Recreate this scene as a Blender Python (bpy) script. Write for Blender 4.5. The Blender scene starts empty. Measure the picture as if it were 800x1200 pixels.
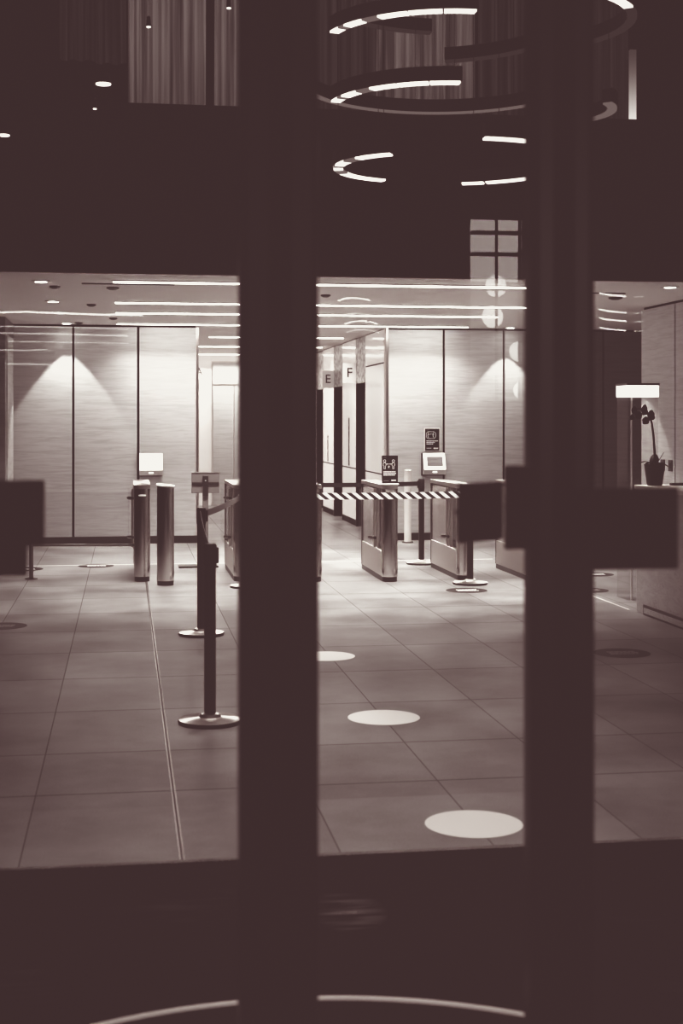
import bpy, bmesh, math, random
from mathutils import Vector, Matrix
random.seed(7)
S = bpy.context.scene
COL = S.collection
PI = math.pi

# ------------------------------------------------------------------ materials
def mat(name, base=0.5, rough=0.5, metal=0.0, spec=0.5, emit=0.0, coat=0.0):
    m = bpy.data.materials.new(name); m.use_nodes = True
    b = m.node_tree.nodes['Principled BSDF']
    b.inputs['Base Color'].default_value = (base, base*0.97, base*0.955, 1)
    b.inputs['Roughness'].default_value = rough
    b.inputs['Metallic'].default_value = metal
    b.inputs['Specular IOR Level'].default_value = spec
    b.inputs['Coat Weight'].default_value = coat
    if emit:
        b.inputs['Emission Color'].default_value = (1, 1, 1, 1)
        b.inputs['Emission Strength'].default_value = emit
    return m

def N(nt, typ, **kw):
    n = nt.nodes.new(typ)
    for k, v in kw.items():
        setattr(n, k, v)
    return n

def mth(nt, op, a, b=None, c=None):
    n = nt.nodes.new('ShaderNodeMath'); n.operation = op
    for i, v in enumerate((a, b, c)):
        if v is None: continue
        if isinstance(v, (int, float)): n.inputs[i].default_value = v
        else: nt.links.new(v, n.inputs[i])
    return n.outputs[0]

def ramp(nt, fac, stops):
    r = nt.nodes.new('ShaderNodeValToRGB')
    e = r.color_ramp.elements
    while len(e) < len(stops): e.new(0.5)
    for i, (p, v) in enumerate(stops):
        e[i].position = p; e[i].color = (v, v, v, 1)
    nt.links.new(fac, r.inputs[0])
    return r.outputs[0]

def wood(name, lo, hi, rough=0.5, axis='x'):
    """pale veneer with grain running sideways"""
    m = mat(name, hi, rough); nt = m.node_tree; b = nt.nodes['Principled BSDF']
    g = N(nt, 'ShaderNodeNewGeometry')
    mp = N(nt, 'ShaderNodeMapping')
    nt.links.new(g.outputs['Position'], mp.inputs['Vector'])
    mp.inputs['Scale'].default_value = (1.1, 1.1, 16)
    n1 = N(nt, 'ShaderNodeTexNoise'); n1.inputs['Scale'].default_value = 1.6
    n1.inputs['Detail'].default_value = 6; n1.inputs['Roughness'].default_value = 0.6
    n1.inputs['Distortion'].default_value = 0.8
    nt.links.new(mp.outputs[0], n1.inputs['Vector'])
    mp2 = N(nt, 'ShaderNodeMapping'); nt.links.new(g.outputs['Position'], mp2.inputs['Vector'])
    mp2.inputs['Scale'].default_value = (4, 4, 110)
    n2 = N(nt, 'ShaderNodeTexNoise'); n2.inputs['Scale'].default_value = 1.5
    n2.inputs['Detail'].default_value = 3
    nt.links.new(mp2.outputs[0], n2.inputs['Vector'])
    s = mth(nt, 'ADD', mth(nt, 'MULTIPLY', n1.outputs[0], 0.65), mth(nt, 'MULTIPLY', n2.outputs[0], 0.35))
    c = ramp(nt, s, [(0.36, lo), (0.47, (lo+hi)/2), (0.56, hi), (0.7, hi*0.94)])
    nt.links.new(c, b.inputs['Base Color'])
    return m

def brushed(name, base, rough=0.28):
    m = mat(name, base, rough, 1.0); nt = m.node_tree; b = nt.nodes['Principled BSDF']
    g = N(nt, 'ShaderNodeTexCoord'); mp = N(nt, 'ShaderNodeMapping')
    nt.links.new(g.outputs['Object'], mp.inputs['Vector']); mp.inputs['Scale'].default_value = (90, 90, 1.2)
    n = N(nt, 'ShaderNodeTexNoise'); n.inputs['Scale'].default_value = 3
    nt.links.new(mp.outputs[0], n.inputs['Vector'])
    nt.links.new(ramp(nt, n.outputs[0], [(0.3, rough*0.9), (0.7, rough*1.15)]), b.inputs['Roughness'])
    tg = N(nt, 'ShaderNodeTangent'); tg.direction_type = 'RADIAL'; tg.axis = 'Z'
    b.inputs['Anisotropic'].default_value = 0.85; nt.links.new(tg.outputs[0], b.inputs['Tangent'])
    return m

def emis(name, strength):
    m = bpy.data.materials.new(name); m.use_nodes = True; nt = m.node_tree
    nt.nodes.clear()
    e = N(nt, 'ShaderNodeEmission'); e.inputs[1].default_value = strength
    o = N(nt, 'ShaderNodeOutputMaterial'); nt.links.new(e.outputs[0], o.inputs[0])
    return m

def glass(name, refl=0.05, tint=0.97, rough=0.0):
    m = bpy.data.materials.new(name); m.use_nodes = True; nt = m.node_tree
    nt.nodes.clear()
    t = N(nt, 'ShaderNodeBsdfTransparent'); t.inputs[0].default_value = (tint, tint, tint, 1)
    g = N(nt, 'ShaderNodeBsdfGlossy'); g.inputs['Roughness'].default_value = rough
    x = N(nt, 'ShaderNodeMixShader'); x.inputs[0].default_value = refl
    nt.links.new(t.outputs[0], x.inputs[1]); nt.links.new(g.outputs[0], x.inputs[2])
    o = N(nt, 'ShaderNodeOutputMaterial'); nt.links.new(x.outputs[0], o.inputs[0])
    return m

M = dict(
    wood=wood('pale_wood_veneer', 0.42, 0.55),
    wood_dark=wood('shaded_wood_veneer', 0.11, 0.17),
    wood_side=wood('side_wood_veneer', 0.42, 0.54),
    gap=mat('dark_reveal', 0.012, 0.7, spec=0.1),
    base=mat('dark_baseboard', 0.02, 0.4, spec=0.3),
    ceil=mat('ceiling_plaster', 0.8, 0.7, spec=0.1),
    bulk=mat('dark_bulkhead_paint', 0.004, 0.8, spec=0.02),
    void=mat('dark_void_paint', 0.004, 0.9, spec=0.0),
    steel=brushed('brushed_steel', 0.62, 0.2),
    steel_lt=brushed('pale_satin_steel', 0.72, 0.45),
    steel_dk=brushed('dark_steel', 0.14, 0.25),
    frame=mat('dark_bronze_frame', 0.006, 0.25, spec=0.5),
    plate=mat('dark_plate', 0.006, 0.6, spec=0.08),
    black=mat('black_powder_coat', 0.008, 0.45, spec=0.25),
    belt=mat('black_webbing', 0.015, 0.7, spec=0.2),
    beltg=mat('grey_webbing', 0.13, 0.6, spec=0.2),
    white=mat('white_plastic', 0.8, 0.3),
    lacq=mat('white_glass_added_glow', 0.82, 0.12, emit=0.11),  # slight glow added to brighten the lobby cladding, no lamp behind it
    poster=mat('dark_poster', 0.012, 0.5, spec=0.2),
    ink=mat('white_print', 0.75, 0.6),
    inkgrey=mat('grey_print', 0.25, 0.6),
    dark=mat('dark_elevator_portal', 0.012, 0.35, spec=0.3),
    sticker=mat('white_floor_sticker', 0.92, 0.45),
    stickdk=mat('dark_floor_sticker', 0.035, 0.8, spec=0.05),
    bracket=mat('mid_grey_plastic', 0.16, 0.5),
    leaf=mat('dark_leaf', 0.012, 0.5, spec=0.2),
    petal=mat('orchid_petal', 0.03, 0.6, spec=0.2),
    pot=mat('dark_plant_pot', 0.008, 0.5, spec=0.2),
    strip=emis('linear_lamp_glow', 5.0),
    down=emis('downlight_glow', 25.0),
    ringhi=emis('ring_diffuser_bright', 1.3),
    ringlo=emis('ring_diffuser_dim', 0.10),
    litgap=emis('curtain_gap_glow', 0.4),
    stickdk2=mat('faded_floor_sticker', 0.07, 0.8, spec=0.05),
    ringdk=emis('ring_diffuser_faint', 0.02),
    screen=emis('screen_white', 1.6),
    led=emis('indicator_glow', 2.0),
    glass=glass('door_glass', 0.05, 0.97),
    glass2=glass('clear_panel_glass', 0.04, 0.975),
    acryl=glass('acrylic_case', 0.07, 0.93, 0.2),
)

nt_ = M['litgap'].node_tree; g_ = N(nt_, 'ShaderNodeTexCoord'); sp2 = N(nt_, 'ShaderNodeSeparateXYZ')  # lit curtain gap: brightness gradient painted along its height
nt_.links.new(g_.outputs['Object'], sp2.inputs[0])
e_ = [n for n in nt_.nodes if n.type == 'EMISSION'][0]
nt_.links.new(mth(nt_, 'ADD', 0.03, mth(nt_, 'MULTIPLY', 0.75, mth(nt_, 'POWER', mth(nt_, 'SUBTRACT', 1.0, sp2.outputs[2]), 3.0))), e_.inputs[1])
# transom: steel with reflections painted into its colour as mottling
def painted_reflections(name):
    m = mat(name, 0.4, 0.35, 0.7); nt = m.node_tree; b = nt.nodes['Principled BSDF']
    g = N(nt, 'ShaderNodeNewGeometry'); mp = N(nt, 'ShaderNodeMapping')
    nt.links.new(g.outputs['Position'], mp.inputs['Vector']); mp.inputs['Scale'].default_value = (6, 6, 9)
    n = N(nt, 'ShaderNodeTexNoise'); n.inputs['Scale'].default_value = 2.0; n.inputs['Detail'].default_value = 4
    nt.links.new(mp.outputs[0], n.inputs['Vector'])
    nt.links.new(ramp(nt, n.outputs[0], [(0.35, 0.08), (0.6, 0.5)]), b.inputs['Base Color'])
    return m
M['transom'] = painted_reflections('steel_painted_reflections')

def marble():
    m = mat('veined_marble', 0.4, 0.35); nt = m.node_tree; b = nt.nodes['Principled BSDF']
    g = N(nt, 'ShaderNodeNewGeometry'); mp = N(nt, 'ShaderNodeMapping')
    nt.links.new(g.outputs['Position'], mp.inputs['Vector'])
    mp.inputs['Rotation'].default_value = (0.5, 0, 0); mp.inputs['Scale'].default_value = (1, 1.5, 5)
    n = N(nt, 'ShaderNodeTexNoise'); n.inputs['Scale'].default_value = 2.2; n.inputs['Detail'].default_value = 7
    n.inputs['Distortion'].default_value = 2.2
    nt.links.new(mp.outputs[0], n.inputs['Vector'])
    nt.links.new(ramp(nt, n.outputs[0], [(0.38, 0.30), (0.48, 0.36), (0.5, 0.24), (0.53, 0.38), (0.7, 0.34)]), b.inputs['Base Color'])
    return m
M['marble'] = marble()

def curtain_mat(name, alb):
    m = mat(name, alb, 0.9, spec=0.0); nt = m.node_tree; b = nt.nodes['Principled BSDF']
    g = N(nt, 'ShaderNodeNewGeometry'); mp = N(nt, 'ShaderNodeMapping')
    nt.links.new(g.outputs['Position'], mp.inputs['Vector']); mp.inputs['Scale'].default_value = (9, 9, 0.25)
    n = N(nt, 'ShaderNodeTexNoise'); n.inputs['Scale'].default_value = 2.0; n.inputs['Detail'].default_value = 5
    nt.links.new(mp.outputs[0], n.inputs['Vector'])
    nt.links.new(ramp(nt, n.outputs[0], [(0.35, alb*0.35), (0.65, alb*1.4)]), b.inputs['Base Color'])
    return m
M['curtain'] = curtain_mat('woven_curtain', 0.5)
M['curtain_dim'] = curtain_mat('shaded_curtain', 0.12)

def floor_mat():
    m = mat('stone_tile_floor', 0.3, 0.3); nt = m.node_tree; b = nt.nodes['Principled BSDF']
    g = N(nt, 'ShaderNodeNewGeometry'); sp = N(nt, 'ShaderNodeSeparateXYZ')
    nt.links.new(g.outputs['Position'], sp.inputs[0])
    X, Y = sp.outputs[0], sp.outputs[1]
    def line(v, period, off, w):
        f = mth(nt, 'FRACT', mth(nt, 'DIVIDE', mth(nt, 'SUBTRACT', v, off), period))
        d = mth(nt, 'MULTIPLY', mth(nt, 'MINIMUM', f, mth(nt, 'SUBTRACT', 1.0, f)), period)
        return mth(nt, 'LESS_THAN', d, w)
    far = mth(nt, 'GREATER_THAN', Y, 6.8)
    lx = line(X, 0.6, 0.21, 0.0025)
    ly = mth(nt, 'MULTIPLY', line(Y, 1.03, 7.15, 0.005), far)
    l6 = mth(nt, 'LESS_THAN', mth(nt, 'ABSOLUTE', mth(nt, 'SUBTRACT', Y, 6.37)), 0.006)
    joint = mth(nt, 'MAXIMUM', mth(nt, 'MAXIMUM', lx, ly), l6)
    # tile id noise
    cx = N(nt, 'ShaderNodeCombineXYZ')
    nt.links.new(mth(nt, 'FLOOR', mth(nt, 'DIVIDE', mth(nt, 'SUBTRACT', X, 0.21), 0.6)), cx.inputs[0])
    nt.links.new(mth(nt, 'FLOOR', mth(nt, 'DIVIDE', mth(nt, 'SUBTRACT', Y, 7.15), 1.03)), cx.inputs[1])
    wn = N(nt, 'ShaderNodeTexWhiteNoise'); nt.links.new(cx.outputs[0], wn.inputs['Vector'])
    n1 = N(nt, 'ShaderNodeTexNoise'); n1.inputs['Scale'].default_value = 1.7; n1.inputs['Detail'].default_value = 5
    nt.links.new(g.outputs['Position'], n1.inputs['Vector'])
    n2 = N(nt, 'ShaderNodeTexNoise'); n2.inputs['Scale'].default_value = 130; n2.inputs['Detail'].default_value = 2
    nt.links.new(g.outputs['Position'], n2.inputs['Vector'])
    mot = ramp(nt, n1.outputs[0], [(0.32, 0), (0.68, 1)])
    n3 = N(nt, 'ShaderNodeTexNoise'); n3.inputs['Scale'].default_value = 7; n3.inputs['Detail'].default_value = 6; n3.inputs['Roughness'].default_value = 0.7
    nt.links.new(g.outputs['Position'], n3.inputs['Vector'])
    v = mth(nt, 'ADD', mth(nt, 'MULTIPLY', wn.outputs[0], 0.06), mth(nt, 'MULTIPLY', mot, 0.12))
    v = mth(nt, 'ADD', v, mth(nt, 'MULTIPLY', n3.outputs[0], 0.10))
    v = mth(nt, 'ADD', v, mth(nt, 'MULTIPLY', n2.outputs[0], 0.16))
    v = mth(nt, 'SUBTRACT', v, 0.045)
    v = mth(nt, 'MULTIPLY', v, mth(nt, 'SUBTRACT', 1.0, mth(nt, 'MULTIPLY', joint, 0.75)))
    cc = N(nt, 'ShaderNodeCombineXYZ')
    for i in range(3): nt.links.new(v, cc.inputs[i])
    nt.links.new(cc.outputs[0], b.inputs['Base Color'])
    r = mth(nt, 'ADD', mth(nt, 'MULTIPLY', n1.outputs[0], 0.2), 0.26)
    b.inputs['Specular IOR Level'].default_value = 0.16
    nt.links.new(mth(nt, 'ADD', r, mth(nt, 'MULTIPLY', joint, 0.3)), b.inputs['Roughness'])
    return m
M['floor'] = floor_mat()

def mat_floor():
    """dark entrance matting with narrow metal ribs, gloss raised in patches to put in glints"""
    m = mat('dark_entrance_matting', 0.004, 0.7, spec=0.02); nt = m.node_tree; b = nt.nodes['Principled BSDF']
    g = N(nt, 'ShaderNodeNewGeometry'); sp = N(nt, 'ShaderNodeSeparateXYZ')
    nt.links.new(g.outputs['Position'], sp.inputs[0])
    mp = N(nt, 'ShaderNodeMapping'); nt.links.new(g.outputs['Position'], mp.inputs['Vector'])
    mp.inputs['Scale'].default_value = (2.0, 22, 1)
    n = N(nt, 'ShaderNodeTexNoise'); n.inputs['Scale'].default_value = 1.5; n.inputs['Detail'].default_value = 5
    nt.links.new(mp.outputs[0], n.inputs['Vector'])
    big = N(nt, 'ShaderNodeTexNoise'); big.inputs['Scale'].default_value = 1.6
    nt.links.new(g.outputs['Position'], big.inputs['Vector'])
    dx_ = mth(nt, 'DIVIDE', mth(nt, 'SUBTRACT', sp.outputs[0], 0.74), 0.13); dy_ = mth(nt, 'DIVIDE', mth(nt, 'SUBTRACT', sp.outputs[1], 4.72), 0.2)
    rr = mth(nt, 'ADD', mth(nt, 'MULTIPLY', dx_, dx_), mth(nt, 'MULTIPLY', dy_, dy_))
    patch = ramp(nt, rr, [(0.0, 1), (1.0, 0.0)])  # extra gloss at one set spot puts in the glints
    f = mth(nt, 'MULTIPLY', ramp(nt, n.outputs[0], [(0.5, 0), (0.62, 1)]), mth(nt, 'MAXIMUM', patch, ramp(nt, big.outputs[0], [(0.62, 0), (0.8, 0.3)])))
    nt.links.new(mth(nt, 'MULTIPLY', f, 0.8), b.inputs['Specular IOR Level'])
    nt.links.new(mth(nt, 'SUBTRACT', 0.7, mth(nt, 'MULTIPLY', f, 0.45)), b.inputs['Roughness'])
    return m
M['matting'] = mat_floor()

def tape_mat():
    m = mat('striped_tape', 0.5, 0.5); nt = m.node_tree; b = nt.nodes['Principled BSDF']
    t = N(nt, 'ShaderNodeTexCoord'); sp = N(nt, 'ShaderNodeSeparateXYZ')
    nt.links.new(t.outputs['Object'], sp.inputs[0])
    s = mth(nt, 'ADD', sp.outputs[0], mth(nt, 'MULTIPLY', sp.outputs[2], 1.25))
    f = mth(nt, 'FRACT', mth(nt, 'DIVIDE', s, 0.098))
    k = mth(nt, 'GREATER_THAN', f, 0.5)
    v = mth(nt, 'ADD', mth(nt, 'MULTIPLY', k, 0.8), 0.01)
    cc = N(nt, 'ShaderNodeCombineXYZ')
    for i in range(3): nt.links.new(v, cc.inputs[i])
    nt.links.new(cc.outputs[0], b.inputs['Base Color'])
    return m
M['tape'] = tape_mat()

# ------------------------------------------------------------------ mesh helpers
def nbm(): return bmesh.new()

def box(bm, x0, x1, y0, y1, z0, z1):
    v = [bm.verts.new(p) for p in ((x0,y0,z0),(x1,y0,z0),(x1,y1,z0),(x0,y1,z0),(x0,y0,z1),(x1,y0,z1),(x1,y1,z1),(x0,y1,z1))]
    for f in ((0,3,2,1),(4,5,6,7),(0,1,5,4),(1,2,6,5),(2,3,7,6),(3,0,4,7)):
        bm.faces.new([v[i] for i in f])
    return bm

def lathe(bm, prof, cx=0, cy=0, seg=32):
    rings = []
    for r, z in prof:
        if r < 1e-6: rings.append([bm.verts.new((cx, cy, z))])
        else: rings.append([bm.verts.new((cx+r*math.cos(2*PI*k/seg), cy+r*math.sin(2*PI*k/seg), z)) for k in range(seg)])
    for a, b in zip(rings, rings[1:]):
        for k in range(seg):
            k2 = (k+1) % seg
            if len(a) == 1 and len(b) == 1: continue
            if len(a) == 1: bm.faces.new((a[0], b[k], b[k2])) if False else bm.faces.new((a[0], b[k2], b[k]))
            elif len(b) == 1: bm.faces.new((a[k], a[k2], b[0]))
            else: bm.faces.new((a[k], a[k2], b[k2], b[k]))
    return bm

def cyl(bm, cx, cy, z0, z1, r, seg=28):
    return lathe(bm, [(0, z0), (r, z0), (r, z1), (0, z1)], cx, cy, seg)

def tube(bm, pts, rad, seg=10):
    pts = [Vector(p) for p in pts]
    if isinstance(rad, (int, float)): rad = [rad]*len(pts)
    prev = None; rings = []
    for i, p in enumerate(pts):
        d = (pts[min(i+1, len(pts)-1)] - pts[max(i-1, 0)]).normalized()
        u = d.cross(Vector((0, 0, 1)))
        if u.length < 0.05: u = d.cross(Vector((1, 0, 0)))
        u.normalize()
        if prev is not None and u.dot(prev) < 0: u = -u
        prev = u; w = d.cross(u).normalized()
        rings.append([bm.verts.new(p + rad[i]*(math.cos(2*PI*k/seg)*u + math.sin(2*PI*k/seg)*w)) for k in range(seg)])
    for a, b in zip(rings, rings[1:]):
        for k in range(seg): bm.faces.new((a[k], a[(k+1)%seg], b[(k+1)%seg], b[k]))
    bm.faces.new(rings[0][::-1]); bm.faces.new(rings[-1])
    return bm

def prism(bm, poly, x0, x1):
    """extrude a (y,z) outline along x"""
    a = [bm.verts.new((x0, y, z)) for y, z in poly]; b = [bm.verts.new((x1, y, z)) for y, z in poly]
    bm.faces.new(a[::-1]); bm.faces.new(b)
    n = len(poly)
    for i in range(n): bm.faces.new((a[i], a[(i+1)%n], b[(i+1)%n], b[i]))
    return bm

def ribbon(bm, pts, h, th=0.004):
    """upright webbing through points (centre line)"""
    pts = [Vector(p) for p in pts]; cs = []
    for i, p in enumerate(pts):
        d = pts[min(i+1, len(pts)-1)] - pts[max(i-1, 0)]; d.z = 0; d.normalize()
        n = Vector((-d.y, d.x, 0))*th/2; z = Vector((0, 0, h/2))
        cs.append([bm.verts.new(q) for q in (p-n-z, p+n-z, p+n+z, p-n+z)])
    for a, b in zip(cs, cs[1:]):
        for k in range(4): bm.faces.new((a[k], a[(k+1)%4], b[(k+1)%4], b[k]))
    bm.faces.new(cs[0][::-1]); bm.faces.new(cs[-1])
    return bm

def obj(name, bm, m, parent=None, loc=(0,0,0), bevel=0, smooth=False, rot=(0,0,0)):
    bmesh.ops.recalc_face_normals(bm, faces=bm.faces)
    me = bpy.data.meshes.new(name); bm.to_mesh(me); bm.free()
    for mm in (m if isinstance(m, list) else [m]): me.materials.append(mm)
    if smooth:
        for p in me.polygons: p.use_smooth = True
        try: me.set_sharp_from_angle(angle=math.radians(40))
        except Exception: pass
    o = bpy.data.objects.new(name, me); COL.objects.link(o)
    o.location = loc; o.rotation_euler = rot
    if parent: o.parent = parent
    if bevel:
        b = o.modifiers.new('bevel', 'BEVEL'); b.width = bevel; b.segments = 3; b.limit_method = 'ANGLE'
    return o

def tag(o, label, cat, group=None, kind=None):
    o['label'] = label; o['category'] = cat
    if group: o['group'] = group
    if kind: o['kind'] = kind
    return o

def thing(name, label, cat, loc=(0,0,0), rotz=0, group=None):
    o = bpy.data.objects.new(name, None); COL.objects.link(o)
    o.empty_display_size = 0.1; o.location = loc; o.rotation_euler = (0, 0, rotz)
    return tag(o, label, cat, group)

def struct(name, bm, m, parent=None, bevel=0, **kw):
    o = obj(name, bm, m, parent, bevel=bevel, **kw)
    if not parent: o['kind'] = 'structure'
    return o

def kids(o): return [c for c in COL.objects if c.parent == o]
def dup(root, loc, label, rotz=None, group=None):
    r = root.copy(); COL.objects.link(r); r.location = loc; r['label'] = label
    if rotz is not None: r.rotation_euler = (0, 0, rotz)
    if group: r['group'] = group
    for ch in kids(root):
        c = ch.copy(); COL.objects.link(c); c.parent = r
        for g in kids(ch):
            d = g.copy(); COL.objects.link(d); d.parent = c
    return r

def text_bm(s, size, th=0.004):
    cu = bpy.data.curves.new('t', 'FONT'); cu.body = s; cu.size = size; cu.extrude = th/2
    cu.align_x = 'CENTER'; cu.align_y = 'CENTER'
    o = bpy.data.objects.new('t', cu); COL.objects.link(o)
    dg = bpy.context.evaluated_depsgraph_get()
    me = bpy.data.meshes.new_from_object(o.evaluated_get(dg))
    bm = nbm(); bm.from_mesh(me)
    bpy.data.objects.remove(o); bpy.data.curves.remove(cu); bpy.data.meshes.remove(me)
    return bm

# ------------------------------------------------------------------ setting
H = 2.914            # low ceiling
YB = 12.35           # bulkhead face
YW = 19.15           # timber wall
YE = 27.5            # far end of the elevator lobby
YD = 5.35            # threshold

struct('floor', box(nbm(), -4.2, 9.2, YD, YE+0.2, -0.15, 0), M['floor'])
struct('floor_entrance', box(nbm(), -8, 14, -21, YD-0.03, -0.15, -0.002), M['matting'])
struct('trim_1', box(nbm(), -4.2, 9.2, YD-0.03, YD, -0.15, 0.004), M['steel_dk'])
# metal strips let into the floor
struct('trim_2', box(box(nbm(), 0.200, 0.205, YD, 14.6, -0.001, 0.002), 0.215, 0.220, YD, 14.6, -0.001, 0.002), M['steel'])
struct('trim_3', box(nbm(), -4, 4.3, 16.38, 16.41, -0.001, 0.002), M['white'])
struct('trim_4', box(nbm(), 4.318, 4.334, 11.85, 15.6, -0.001, 0.002), M['white'])

struct('ceiling', box(nbm(), -4.2, 9.2, YB, YE+0.2, H, H+0.15), M['ceil'])
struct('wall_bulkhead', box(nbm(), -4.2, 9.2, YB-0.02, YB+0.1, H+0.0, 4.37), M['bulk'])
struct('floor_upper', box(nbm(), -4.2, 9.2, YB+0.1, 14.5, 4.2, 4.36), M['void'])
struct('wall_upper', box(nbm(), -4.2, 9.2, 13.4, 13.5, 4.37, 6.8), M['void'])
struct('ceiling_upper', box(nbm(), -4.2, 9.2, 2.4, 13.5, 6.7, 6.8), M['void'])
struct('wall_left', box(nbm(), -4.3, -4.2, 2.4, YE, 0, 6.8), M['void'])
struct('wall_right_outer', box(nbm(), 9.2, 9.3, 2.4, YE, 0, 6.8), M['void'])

# timber clad wall, left of the elevator lobby
bk = box(nbm(), -1.455, 0.93, YW+0.03, YW+0.16, 0, H); struct('wall_back', bk, M['gap'])
for i, (a, b) in enumerate(((-1.455, -0.70), (-0.668, 0.150), (0.184, 0.935))):
    struct('wall_back_panel', box(nbm(), a, b, YW, YW+0.03, 0.10, 2.885), M['wood'])
struct('trim_5', box(nbm(), 0.935, 0.971, YW-0.004, YW+0.16, 0, 2.89), M['steel_lt'])
struct('baseboard_back', box(nbm(), -1.455, 0.971, YW-0.012, YW+0.03, 0, 0.10), M['base'])
# left return block
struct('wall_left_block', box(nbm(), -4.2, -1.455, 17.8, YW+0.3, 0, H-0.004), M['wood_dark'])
struct('trim_6', box(nbm(), -1.455, -1.44, 18.0, 18.9, 0.1, 2.7), M['wood_side'])

# right part of the timber wall
struct('wall_back_right', box(nbm(), 3.53, 9.2, YW+0.03, YW+0.16, 0, H), M['gap'])
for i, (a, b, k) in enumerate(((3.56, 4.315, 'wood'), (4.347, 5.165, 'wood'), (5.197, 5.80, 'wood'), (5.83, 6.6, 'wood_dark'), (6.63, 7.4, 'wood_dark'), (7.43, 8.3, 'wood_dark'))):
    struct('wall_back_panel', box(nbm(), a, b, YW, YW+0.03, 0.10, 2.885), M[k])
struct('trim_7', box(nbm(), 3.523, 3.556, YW-0.006, YW+0.16, 0, H), M['steel_lt'])
struct('baseboard_back', box(nbm(), 3.53, 8.3, YW-0.012, YW+0.03, 0, 0.10), M['base'])

# side wall at the reception desk
sw = box(nbm(), 5.79, 5.95, 2.8, 15.38, 0, H)
struct('wall_right', sw, M['gap'])
for a, b in ((14.40, 15.38), (13.40, 14.37), (12.4, 13.37), (11.4, 12.37), (9.0, 11.37)):
    struct('wall_right_panel', box(nbm(), 5.76, 5.79, a, b, 0.1, 2.885), M['wood_side'])

# elevator lobby
lo = nbm()
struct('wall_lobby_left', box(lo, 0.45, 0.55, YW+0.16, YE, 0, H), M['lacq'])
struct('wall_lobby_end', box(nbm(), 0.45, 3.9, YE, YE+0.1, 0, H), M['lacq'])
# lobby end: framed timber doors
d = struct('door_1', box(nbm(), 1.64, 3.0, YE-0.05, YE, 0, 2.78), M['steel_lt'])
struct('door_leaf', box(nbm(), 1.665, 2.06, YE-0.065, YE-0.05, 0.02, 2.30), M['wood_side'], d)
struct('door_leaf', box(nbm(), 2.08, 2.95, YE-0.065, YE-0.05, 0.02, 2.30), M['wood_side'], d)
struct('transom_panel', box(nbm(), 1.665, 2.95, YE-0.065, YE-0.05, 2.34, 2.755), M['wood_side'], d)

XE = 3.53
openings = [(20.90, 21.77), (23.17, 24.14), (25.48, 26.40)]
piers = [(YW+0.16, 20.90), (21.77, 23.17), (24.14, 25.48), (26.40, YE)]
for a, b in piers:
    w = struct('wall_lobby_pier', box(nbm(), XE+0.012, XE+0.4, a+0.005, b-0.005, 0, H), M['gap'])
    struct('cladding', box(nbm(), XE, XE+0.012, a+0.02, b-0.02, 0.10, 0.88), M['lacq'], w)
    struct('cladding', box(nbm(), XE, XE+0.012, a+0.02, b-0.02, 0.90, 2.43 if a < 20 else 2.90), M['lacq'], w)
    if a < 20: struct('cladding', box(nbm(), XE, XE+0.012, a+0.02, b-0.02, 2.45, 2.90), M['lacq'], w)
ord_ = ['nearest elevator portal, right of the letter F pier', 'elevator portal between the piers lettered E and F', 'farthest elevator portal, left of the letter E pier']
for k, (a, b) in enumerate(openings):
    e = thing('elevator_portal', 'dark steel ' + ord_[k], 'elevator', (XE, a, 0), group='elevator portals in the lobby wall')
    w = b-a
    obj('jamb', box(nbm(), 0.0, 0.30, 0.0, 0.02, 0, 2.21), M['dark'], e)
    obj('jamb', box(nbm(), 0.0, 0.30, w-0.02, w, 0, 2.21), M['dark'], e)
    obj('door_panel', box(nbm(), 0.28, 0.30, 0.02, w/2-0.003, 0.0, 2.21), M['dark'], e)
    obj('door_panel', box(nbm(), 0.28, 0.30, w/2+0.003, w-0.02, 0.0, 2.21), M['dark'], e)
    obj('transom', box(nbm(), 0.005, 0.30, 0.0, w, 2.21, 2.90), M['transom'], e)

def letter_sign(ch, loc, label):
    t = thing('letter_sign', label, 'sign', loc)
    obj('plate', box(nbm(), -0.10, 0.10, -0.008, 0, -0.15, 0.15), M['lacq'], t)
    obj('letter', text_bm(ch, 0.21), M['gap'], t, loc=(0, -0.011, 0), rot=(PI/2, 0, 0))
letter_sign('F', (3.43, 21.79, 2.375), 'white blade sign with black letter F on the nearer lobby pier')
letter_sign('E', (3.43, 24.16, 2.345), 'white blade sign with black letter E on the farther lobby pier')
letter_sign('A', (1.40, YE, 2.57), 'white plate with black letter A partly hidden by the left timber wall')
# narrow vertical directories
for y, z0, z1, w_, lb in ((22.45, 0.92, 1.68, 0.035, 'narrow vertical dark directory strip on the pier lettered F'), (24.85, 0.92, 1.38, 0.018, 'thin vertical dark line strip on the pier lettered E')):
    b = nbm(); z = z0
    while z < z1:
        h = random.choice((0.03, 0.05, 0.09)) if w_ > 0.02 else 0.2
        h = min(h, z1-z); box(b, XE-0.008, XE, y-w_*random.uniform(0.6, 1), y+w_*0.8, z, z+h*0.92); z += h
    tag(obj('directory_strip', b, M['gap']), lb, 'sign')

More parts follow.
